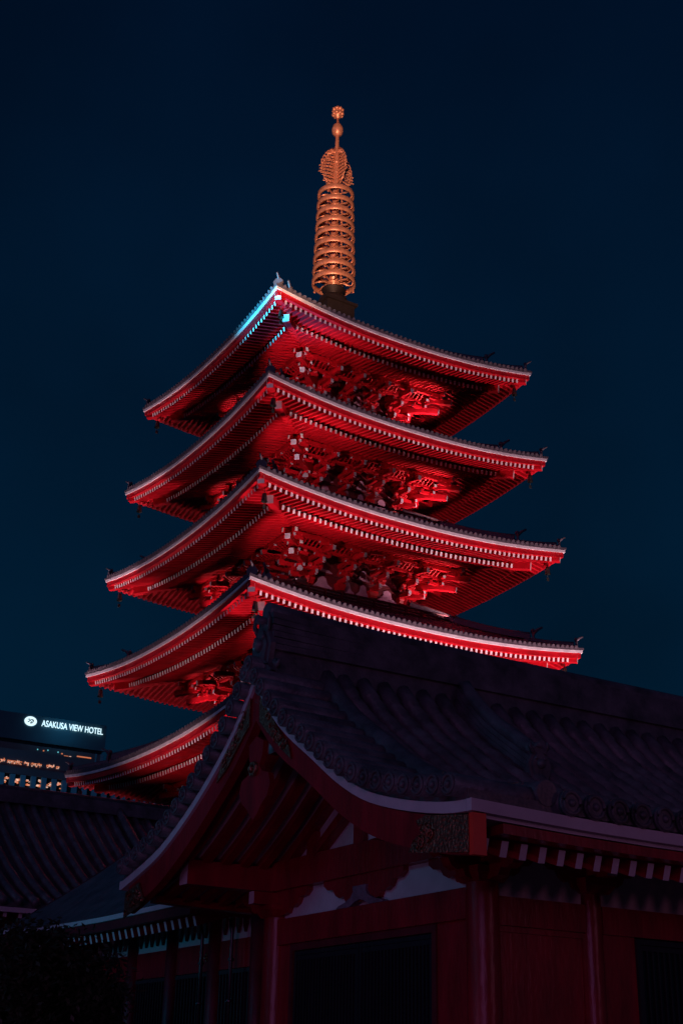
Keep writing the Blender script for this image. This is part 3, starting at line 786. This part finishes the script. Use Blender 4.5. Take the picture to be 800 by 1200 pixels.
for i in range(5):
    xa, xb = colx[i]+.15, colx[i+1]-.15
    if xb-xa > 2.5:
        wa, wb_ = xa+.60, xb-.60
        for q0, q1, q2 in ((xa, wa, 3.52), (wb_, xb, 3.52), (wa, wb_, 1.2)):
            b = MB(); b.box(q0, q1, -.05, .05, .35, q2); b.build('wall_panel', [HRED], hall)
        w_ = lattice(wa+.07, wb_-.07, -.02, -.02, 1.28, 3.43, 'window', step=.1)
        f_ = MB(); f_.box(wa, wa+.07, -.09, .05, 1.2, 3.5); f_.box(wb_-.07, wb_, -.09, .05, 1.2, 3.5); f_.box(wa+.07, wb_-.07, -.09, .05, 3.43, 3.5); f_.box(wa+.07, wb_-.07, -.09, .05, 1.2, 1.28); f_.build('window_frame', [BLK], w_)
    else:
        b = MB(); b.box(xa, xb, -.05, .05, .35, 3.52); b.box(xa, xb, -.085, -.052, .35, .55); b.box(xa, xa+.05, -.08, -.052, .55, 3.50); b.box(xb-.05, xb, -.08, -.052, .55, 3.50); b.box(xa+.05, xb-.05, -.08, -.052, 3.44, 3.5); b.build('wall_panel', [HRED], hall)
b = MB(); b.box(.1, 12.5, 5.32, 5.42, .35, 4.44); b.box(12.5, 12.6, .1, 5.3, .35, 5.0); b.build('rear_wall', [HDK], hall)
b = MB(); b.box(-1.3, 13.8, -1.3, 6.7, 0, .35); b.build('stone_base', [STN], hall)

# ================================================================== SIDE HALL (beyond the left corner)
sh = thing('side_hall', 'low dark hall with pale-edged hipped roof and latticed doors left of the gable hall', 'temple hall', O, TH)
X0, Y0, Y1 = .8, 7.3, 17.0
b = MB(); b.box(X0, X0+.1, Y0, Y1, 3.48, 3.98); b.build('lintel', [HRED], sh)
b = MB(); b.box(X0+.02, X0+.06, Y0, Y1, 3.98, 4.5); b.build('frieze', [HWH], sh)
b = MB()
y = Y0+.15
while y < Y1:
    b.prism([(-.06, .50), (-.06, .2), (0, .06), (.06, .2), (.06, .50)], (X0+.018, y, 4.02), (0, 1, 0), (0, 0, 1), (-.06, 0, 0)); y += .27
b.build('frieze_teeth', [HDK], sh)
for yc in (7.5, 9.15, 11.0, 12.9, 14.9, 16.9):
    b = MB(); b.tube([(X0, yc, 0), (X0, yc, 4.45)], .15, 16); b.build('column', [HDK], sh)
for a, c_ in ((7.65, 9.0), (9.3, 10.85), (11.15, 12.75), (13.05, 14.75)):
    lattice(X0+.02, X0+.02, a, c_, .3, 3.47, 'lattice_door', sh, step=.12)
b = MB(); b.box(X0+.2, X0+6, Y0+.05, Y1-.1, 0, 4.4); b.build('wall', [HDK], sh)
EX = -.5
def ez(y): return 4.54+.02*max(0, y-11.6)+.004*max(0, y-13)**2
b = MB(); c_ = MB(); n_ = 20
for q in range(n_):
    a, d_ = lerp(7.75, 18, q/n_), lerp(7.75, 18, (q+1)/n_)
    b.hexa([(EX, a, ez(a)-.09), (EX+.1, a, ez(a)-.09), (EX+.1, a, ez(a)), (EX, a, ez(a)), (EX, d_, ez(d_)-.09), (EX+.1, d_, ez(d_)-.09), (EX+.1, d_, ez(d_)), (EX, d_, ez(d_))])
    c_.hexa([(EX+.05, a, ez(a)-.26), (EX+.2, a, ez(a)-.26), (EX+.2, a, ez(a)-.09), (EX+.05, a, ez(a)-.09), (EX+.05, d_, ez(d_)-.26), (EX+.2, d_, ez(d_)-.26), (EX+.2, d_, ez(d_)-.092), (EX+.05, d_, ez(d_)-.092)])
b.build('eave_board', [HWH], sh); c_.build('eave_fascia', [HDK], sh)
y = 7.9
while y < 17.7:
    b = MB(); b.beam((EX+.22, y, ez(y)-.36), (X0+.1, y, ez(y)-.0), .09, .17, 0, (1, 0)); b.build('rafter', [HDK, HWH], sh); y += .30
# copper-sheet roof: concave front slope and left hip
b = MB(); RX_, RZ = 3.9, 8.5; YE = 7.75
def rs(f): return .72*f+.28*f*f      # concave rise
n_ = 12
for q in range(n_):
    f0, f1 = q/n_, (q+1)/n_
    x0_, x1_ = lerp(EX, RX_, f0), lerp(EX, RX_, f1)
    yl0, yl1 = 18-(x0_-EX)*.52, 18-(x1_-EX)*.52
    m_ = 10
    for j in range(m_):
        a0, a1 = lerp(YE, yl0, j/m_), lerp(YE, yl0, (j+1)/m_); b0, b1 = lerp(YE, yl1, j/m_), lerp(YE, yl1, (j+1)/m_)
        zf_ = lambda y, f: lerp(ez(y), RZ, rs(f)) if f > 0 else ez(y)
        b.face([(x0_, a0, zf_(a0, f0)+.004), (x0_, a1, zf_(a1, f0)+.004), (x1_, b1, zf_(b1, f1)+.004), (x1_, b0, zf_(b0, f1)+.004)])
    # hip side, facing away
    zc0, zc1 = lerp(ez(18), RZ, rs(f0)), lerp(ez(18), RZ, rs(f1))
    b.face([(x0_, yl0, zc0), (2*RX_-x0_, yl0, zc0), (2*RX_-x1_, yl1, zc1), (x1_, yl1, zc1)])
    b.face([(2*RX_-x0_, YE, lerp(4.54, RZ, rs(f0))), (2*RX_-x1_, YE, lerp(4.54, RZ, rs(f1))), (2*RX_-x1_, yl1, zc1), (2*RX_-x0_, yl0, zc0)])
b.build('roof_sheet', [TIL], sh)
b = MB(); b.box(EX+.1, 2*RX_-EX-.1, 7.8, 7.9, 4.3, 4.5); b.prism([(EX+.3, 4.5), (2*RX_-EX-.3, 4.5), (RX_, RZ-.1)], (0, 7.85, 0), (1, 0, 0), (0, 0, 1), (0, .06, 0)); b.build('gable_end', [HDK], sh)
for yp in (9.35, 8.15):
    b = MB(); b.tube([(X0-.25, yp, 4.3), (X0-.2, yp, 4.1), (X0-.2, yp, 0)], .032, 10)
    for z_ in (3.6, 2.9, 2.2, 1.5): b.lathe([(.05, z_-.02), (.065, z_), (.05, z_+.03)], (X0-.2, yp, 0), 10)
    b.build('downpipe', [PIP], sh)
b = MB(); b.prism([(-.05, 0), (0, -.07), (.05, 0), (.035, .09), (0, .05), (-.035, .09)], (X0-.004, 9.5, 3.72), (0, 1, 0), (0, 0, 1), (-.03, 0, 0)); b.ball((X0-.04, 9.5, 3.72), .035, 6); b.build('brass_fitting', [GLD], sh)

# ================================================================== TILED ROOF HALL BEHIND
bh = thing('rear_hall', 'long hall with ribbed tile roof below the lit hotel sign', 'temple hall', O, TH)
b = MB(); xa, xb = -16, 8.6
def zb(t): return lerp(5.66, 9.25, .62*t+.38*t*t)
n_ = 10
for q in range(n_):
    f0, f1 = q/n_, (q+1)/n_
    for sg in (-1, 1):
        y0_, y1_ = 26+sg*lerp(6, 0, f0), 26+sg*lerp(6, 0, f1)
        b.hexa([(xa, y0_, zb(f0)-.1), (xb, y0_, zb(f0)-.1), (xb, y0_, zb(f0)), (xa, y0_, zb(f0)), (xa, y1_, zb(f1)-.1), (xb, y1_, zb(f1)-.1), (xb, y1_, zb(f1)), (xa, y1_, zb(f1))])
x = xa+.2
while x < xb:
    b.tube([(x, 20-.06+6.06*q/10, zb(q/10)+.05) for q in range(11)], .11, 8)
    b.ball((x, 19.93, zb(0)+.05), .12, 6); x += .42
b.build('tile_roof', [TIL], bh)
b = MB()
for lv in range(4): b.box(xa, xb, 26-.25+.02*lv, 26+.25-.02*lv, 9.25+lv*.1, 9.348+lv*.1)
b.tube([(xa, 26, 9.68), (xb, 26, 9.68)], .12, 8); b.build('ridge', [TIL], bh)
b = MB(); b.tube([(5.5, lerp(26, 20, q/8), zb(1-q/8)+.24) for q in range(9)], .13, 8, 0); b.build('descending_ridge', [TIL], bh)
b = MB(); b.box(xa, xb, 19.9, 20.0, 5.42, 5.54); b.build('eave_board', [HWH], bh)
x = xa+.3; b = MB()
while x < xb: b.beam((x, 20.1, 5.38), (x, 21.4, 5.7), .1, .14, 0, (1, 0)); x += .4
b.build('eave_rafters', [HDK, HWH], bh)
b = MB(); b.box(xa+1, xb-1, 21.2, 30.8, 0, 5.5); b.build('wall', [HDK], bh)
b = MB(); b.prism([(20.2, 5.5), (31.8, 5.5), (26, 9.05)], (xb-.4, 0, 0), (0, 1, 0), (0, 0, 1), (.1, 0, 0)); b.build('gable_end', [PLA], bh)

# ================================================================== CITY BUILDINGS
def building(name, label, cat, p, q, back):
    d = Vector((q[0]-p[0], q[1]-p[1], 0)); a = math.atan2(d.y, d.x)
    return thing(name, label, cat, (p[0], p[1], 0), a), d.length
# mid-rise with pale pilasters: local x along the facade, y into the building
mr, ln = building('office_block', 'block with pale vertical pilasters and warm lit windows under the hotel', 'building', (-32.6, 130), (-23.1, 135.5), 12)
b = MB(); b.box(-22, 26, .6, 14, 0, 28.9); b.build('body', [GLS], mr)
b = MB(); b.box(-22, 26, .2, 14, 24.0, 25.9); b.build('parapet', [PIL], mr)
b = MB(); b.box(-22, 9.8, .3, 14, 28.9, 29.6); b.box(-22, 9.8, .9, 13, 29.6, 31.4); b.build('attic', [CON], mr)
x = -20.0; i_ = 0
while x < 16.6:
    b = MB(); b.box(x, x+.48, .25, .62, 25.9, 28.85); b.build('pilaster', [PIL], mr)
    if -1.5 < x+.7 < 6.3 and True:
        b = MB(); rr_ = random.Random(i_)
        for k_ in range(7): 
            xx_ = x+.55+rr_.random()*.42; zz_ = 27.9+rr_.random()*.6
            b.box(xx_, xx_+.06+rr_.random()*.22, .50, .58, zz_, zz_+.05+rr_.random()*.16, k_ % 2)
        b.build('lit_window', [WRM, WR2], mr)
    i_ += 1; x += 1.06
rr_ = random.Random(11)
for xw, wd in ((-.4, 1.1), (.9, 1.5), (2.6, .5), (3.3, 1.1), (4.9, .8), (5.9, .35)):
    b = MB()
    for k_ in range(int(wd*13)):
        xx_ = xw+k_/13; zz_ = 29.9+rr_.random()*.25
        b.box(xx_, xx_+.02+rr_.random()*.06, .80, .88, zz_, zz_+.06+rr_.random()*.22, k_ % 2)
    b.box(xw, xw+wd, .83, .89, 30.2, 30.26, 0)
    b.build('lit_window', [WRM, WR2], mr)
b = MB()
for q in (0, .3): b.box(1.6, 1.95, .5, .58, 26.4+q*1.4, 26.75+q*1.4, int(q > 0))
b.build('lit_window', [WRM, WR2], mr)
# hotel
hp = (-66.6, 260); hq = (-47.4, 271)
ht, hl_ = building('hotel_tower', 'dark hotel tower with white lit name sign on its top band', 'hotel', hp, hq, 20)
b = MB(); b.box(-26, hl_, 0, 18, 0, 62.2); b.build('body', [CON], ht)
b = MB(); b.box(-26.2, hl_+.2, -.25, 18.2, 62.9, 68.2); b.build('sign_band', [BND], ht)
b = MB(); b.box(-25.7, hl_-.3, .1, 17.7, 62.2, 62.9); b.build('recess', [GLS], ht)
b = MB(); b.box(hl_-1.6, hl_-1.3, -.12, .0, 50, 62.2); b.box(hl_-.5, hl_+.1, -.12, .0, 50, 62.2); b.build('facade_rib', [PIL], ht)
rr_ = random.Random(4)
for x_, z_, wd, mi in ((8.4, 61.4, .18, 2), (9.6, 61.3, .25, 0), (10.5, 61.5, .2, 2), (12.6, 61.4, .22, 2), (13.4, 61.2, .3, 0), (14.0, 60.8, .9, 0), (15.1, 60.8, .4, 1), (16.7, 61.1, 3.0, 0), (17.0, 60.5, .3, 1), (17.7, 60.5, .3, 1), (18.4, 60.4, .3, 1), (19.3, 60.3, .3, 2)):
    b = MB(); b.box(x_, x_+wd, -.1, .06, z_, z_+.22); b.build('lit_window', [(WRM, WR2, CYL)[mi]], ht)
# sign: oval emblem and lettering
def text_mesh(txt, size, mt, name, parent, loc, ext=.06, sx=1):
    cu = bpy.data.curves.new(name, 'FONT'); cu.body = txt; cu.size = size; cu.extrude = ext; cu.offset = .004
    o = bpy.data.objects.new('tmp', cu); col.objects.link(o); bpy.context.view_layer.update()
    me = bpy.data.meshes.new_from_object(o.evaluated_get(bpy.context.evaluated_depsgraph_get()))
    bpy.data.objects.remove(o); me.materials.clear(); me.materials.append(mt)
    r = bpy.data.objects.new(name, me); col.objects.link(r); r.parent = parent; r.location = loc; r.rotation_euler = (R(90), 0, 0); r.scale = (sx, 1, 1)
    return r, max(v.co.x for v in me.vertices)
rd_, wtxt = text_mesh('ASAKUSA VIEW HOTEL', 1.8, SGN, 'sign_lettering', ht, (8.6, -.55, 66.15))
rd_.scale = (12.9/wtxt, 1, 1)
b = MB()
ov = lambda a_, c_, n_=32: [(a_*math.cos(6.2832*k_/n_), c_*math.sin(6.2832*k_/n_)) for k_ in range(n_)]
b.prism(ov(1.25, .95), (6.35, -.45, 66.85), (1, 0, 0), (0, 0, 1), (0, .15, 0))
for pts in ([(5.75, -.50, 66.55), (6.15, -.50, 66.90), (6.5, -.50, 67.20), (6.8, -.50, 67.05), (6.6, -.50, 66.80), (6.3, -.5, 66.50)], [(6.3, -.5, 66.40), (6.75, -.5, 66.55), (6.95, -.5, 66.85), (6.7, -.5, 67.25)], [(5.7, -.5, 67.10), (6.05, -.5, 67.25), (6.2, -.5, 66.80)]):
    b.tube(pts, .10, 6, 1)
b.build('sign_emblem', [SGN, CON], ht)
def hat(x, y, z): 
    d = Vector((hq[0]-hp[0], hq[1]-hp[1], 0)).normalized(); nn = Vector((-d.y, d.x, 0)); return Vector((hp[0], hp[1], 0))+d*x+nn*y+Vector((0, 0, z))
lamp('POINT', 'pilaster_fill', (-34, 108, 20), 2600, (.05, .5, 1.0), size=1)  # added fill light brightening the pilasters, no lamp stands there
lamp('POINT', 'sign_glow', hat(13, -5, 66.6), 300, (.1, .6, 1.0), size=1)

# ================================================================== TREE in the dark foreground left
def tree(name, label, base, h, rad, nleaf, seed):
    rnd = random.Random(seed)
    t = thing(name, label, 'tree', base, 0)
    b = MB(); b.tube([(0, 0, 0), (.05, 0, h*.3), (-.05, .1, h*.6), (0, 0, h*.85)], [.17, .13, .08, .03], 8)
    tips = []
    for q in range(16):
        a = q*2.4; z0 = h*(.25+.5*q/16); l = rad*(.6+.4*rnd.random())
        e_ = (l*math.cos(a), l*math.sin(a), z0+h*.22); tips.append(e_)
        b.tube([(0, 0, z0), (l*.5*math.cos(a), l*.5*math.sin(a), z0+h*.14), e_], [.06, .04, .015], 5)
    b.build('trunk', [BRK], t)
    c_ = MB()
    cl = []
    for q in range(60):
        a = rnd.random()*6.28; zz = rnd.random(); rr = rad*math.sqrt(max(.05, 1-(2*zz-1)**2))*(.55+.5*rnd.random())
        cl.append((rr*math.cos(a), rr*math.sin(a), h*(.30+.68*zz)))
    for q in range(nleaf):
        cx, cy, cz = rnd.choice(cl); s_ = .22
        p = Vector((rnd.gauss(cx, s_), rnd.gauss(cy, s_), rnd.gauss(cz, s_*.8)))
        d1 = Vector((rnd.uniform(-1, 1), rnd.uniform(-1, 1), rnd.uniform(-.6, .6))).normalized()*rnd.uniform(.05, .09)
        d2 = d1.cross(Vector((rnd.uniform(-1, 1), rnd.uniform(-1, 1), 1))).normalized()*.03
        c_.face([p-d1, p+d2, p+d1, p-d2])
    c_.build('crown', [LEF], t)
tree('garden_tree', 'rounded dark leafy tree in the lower left corner before the side hall', atO(-3.35, 7.4, 0), 3.7, 1.38, 28000, 5)
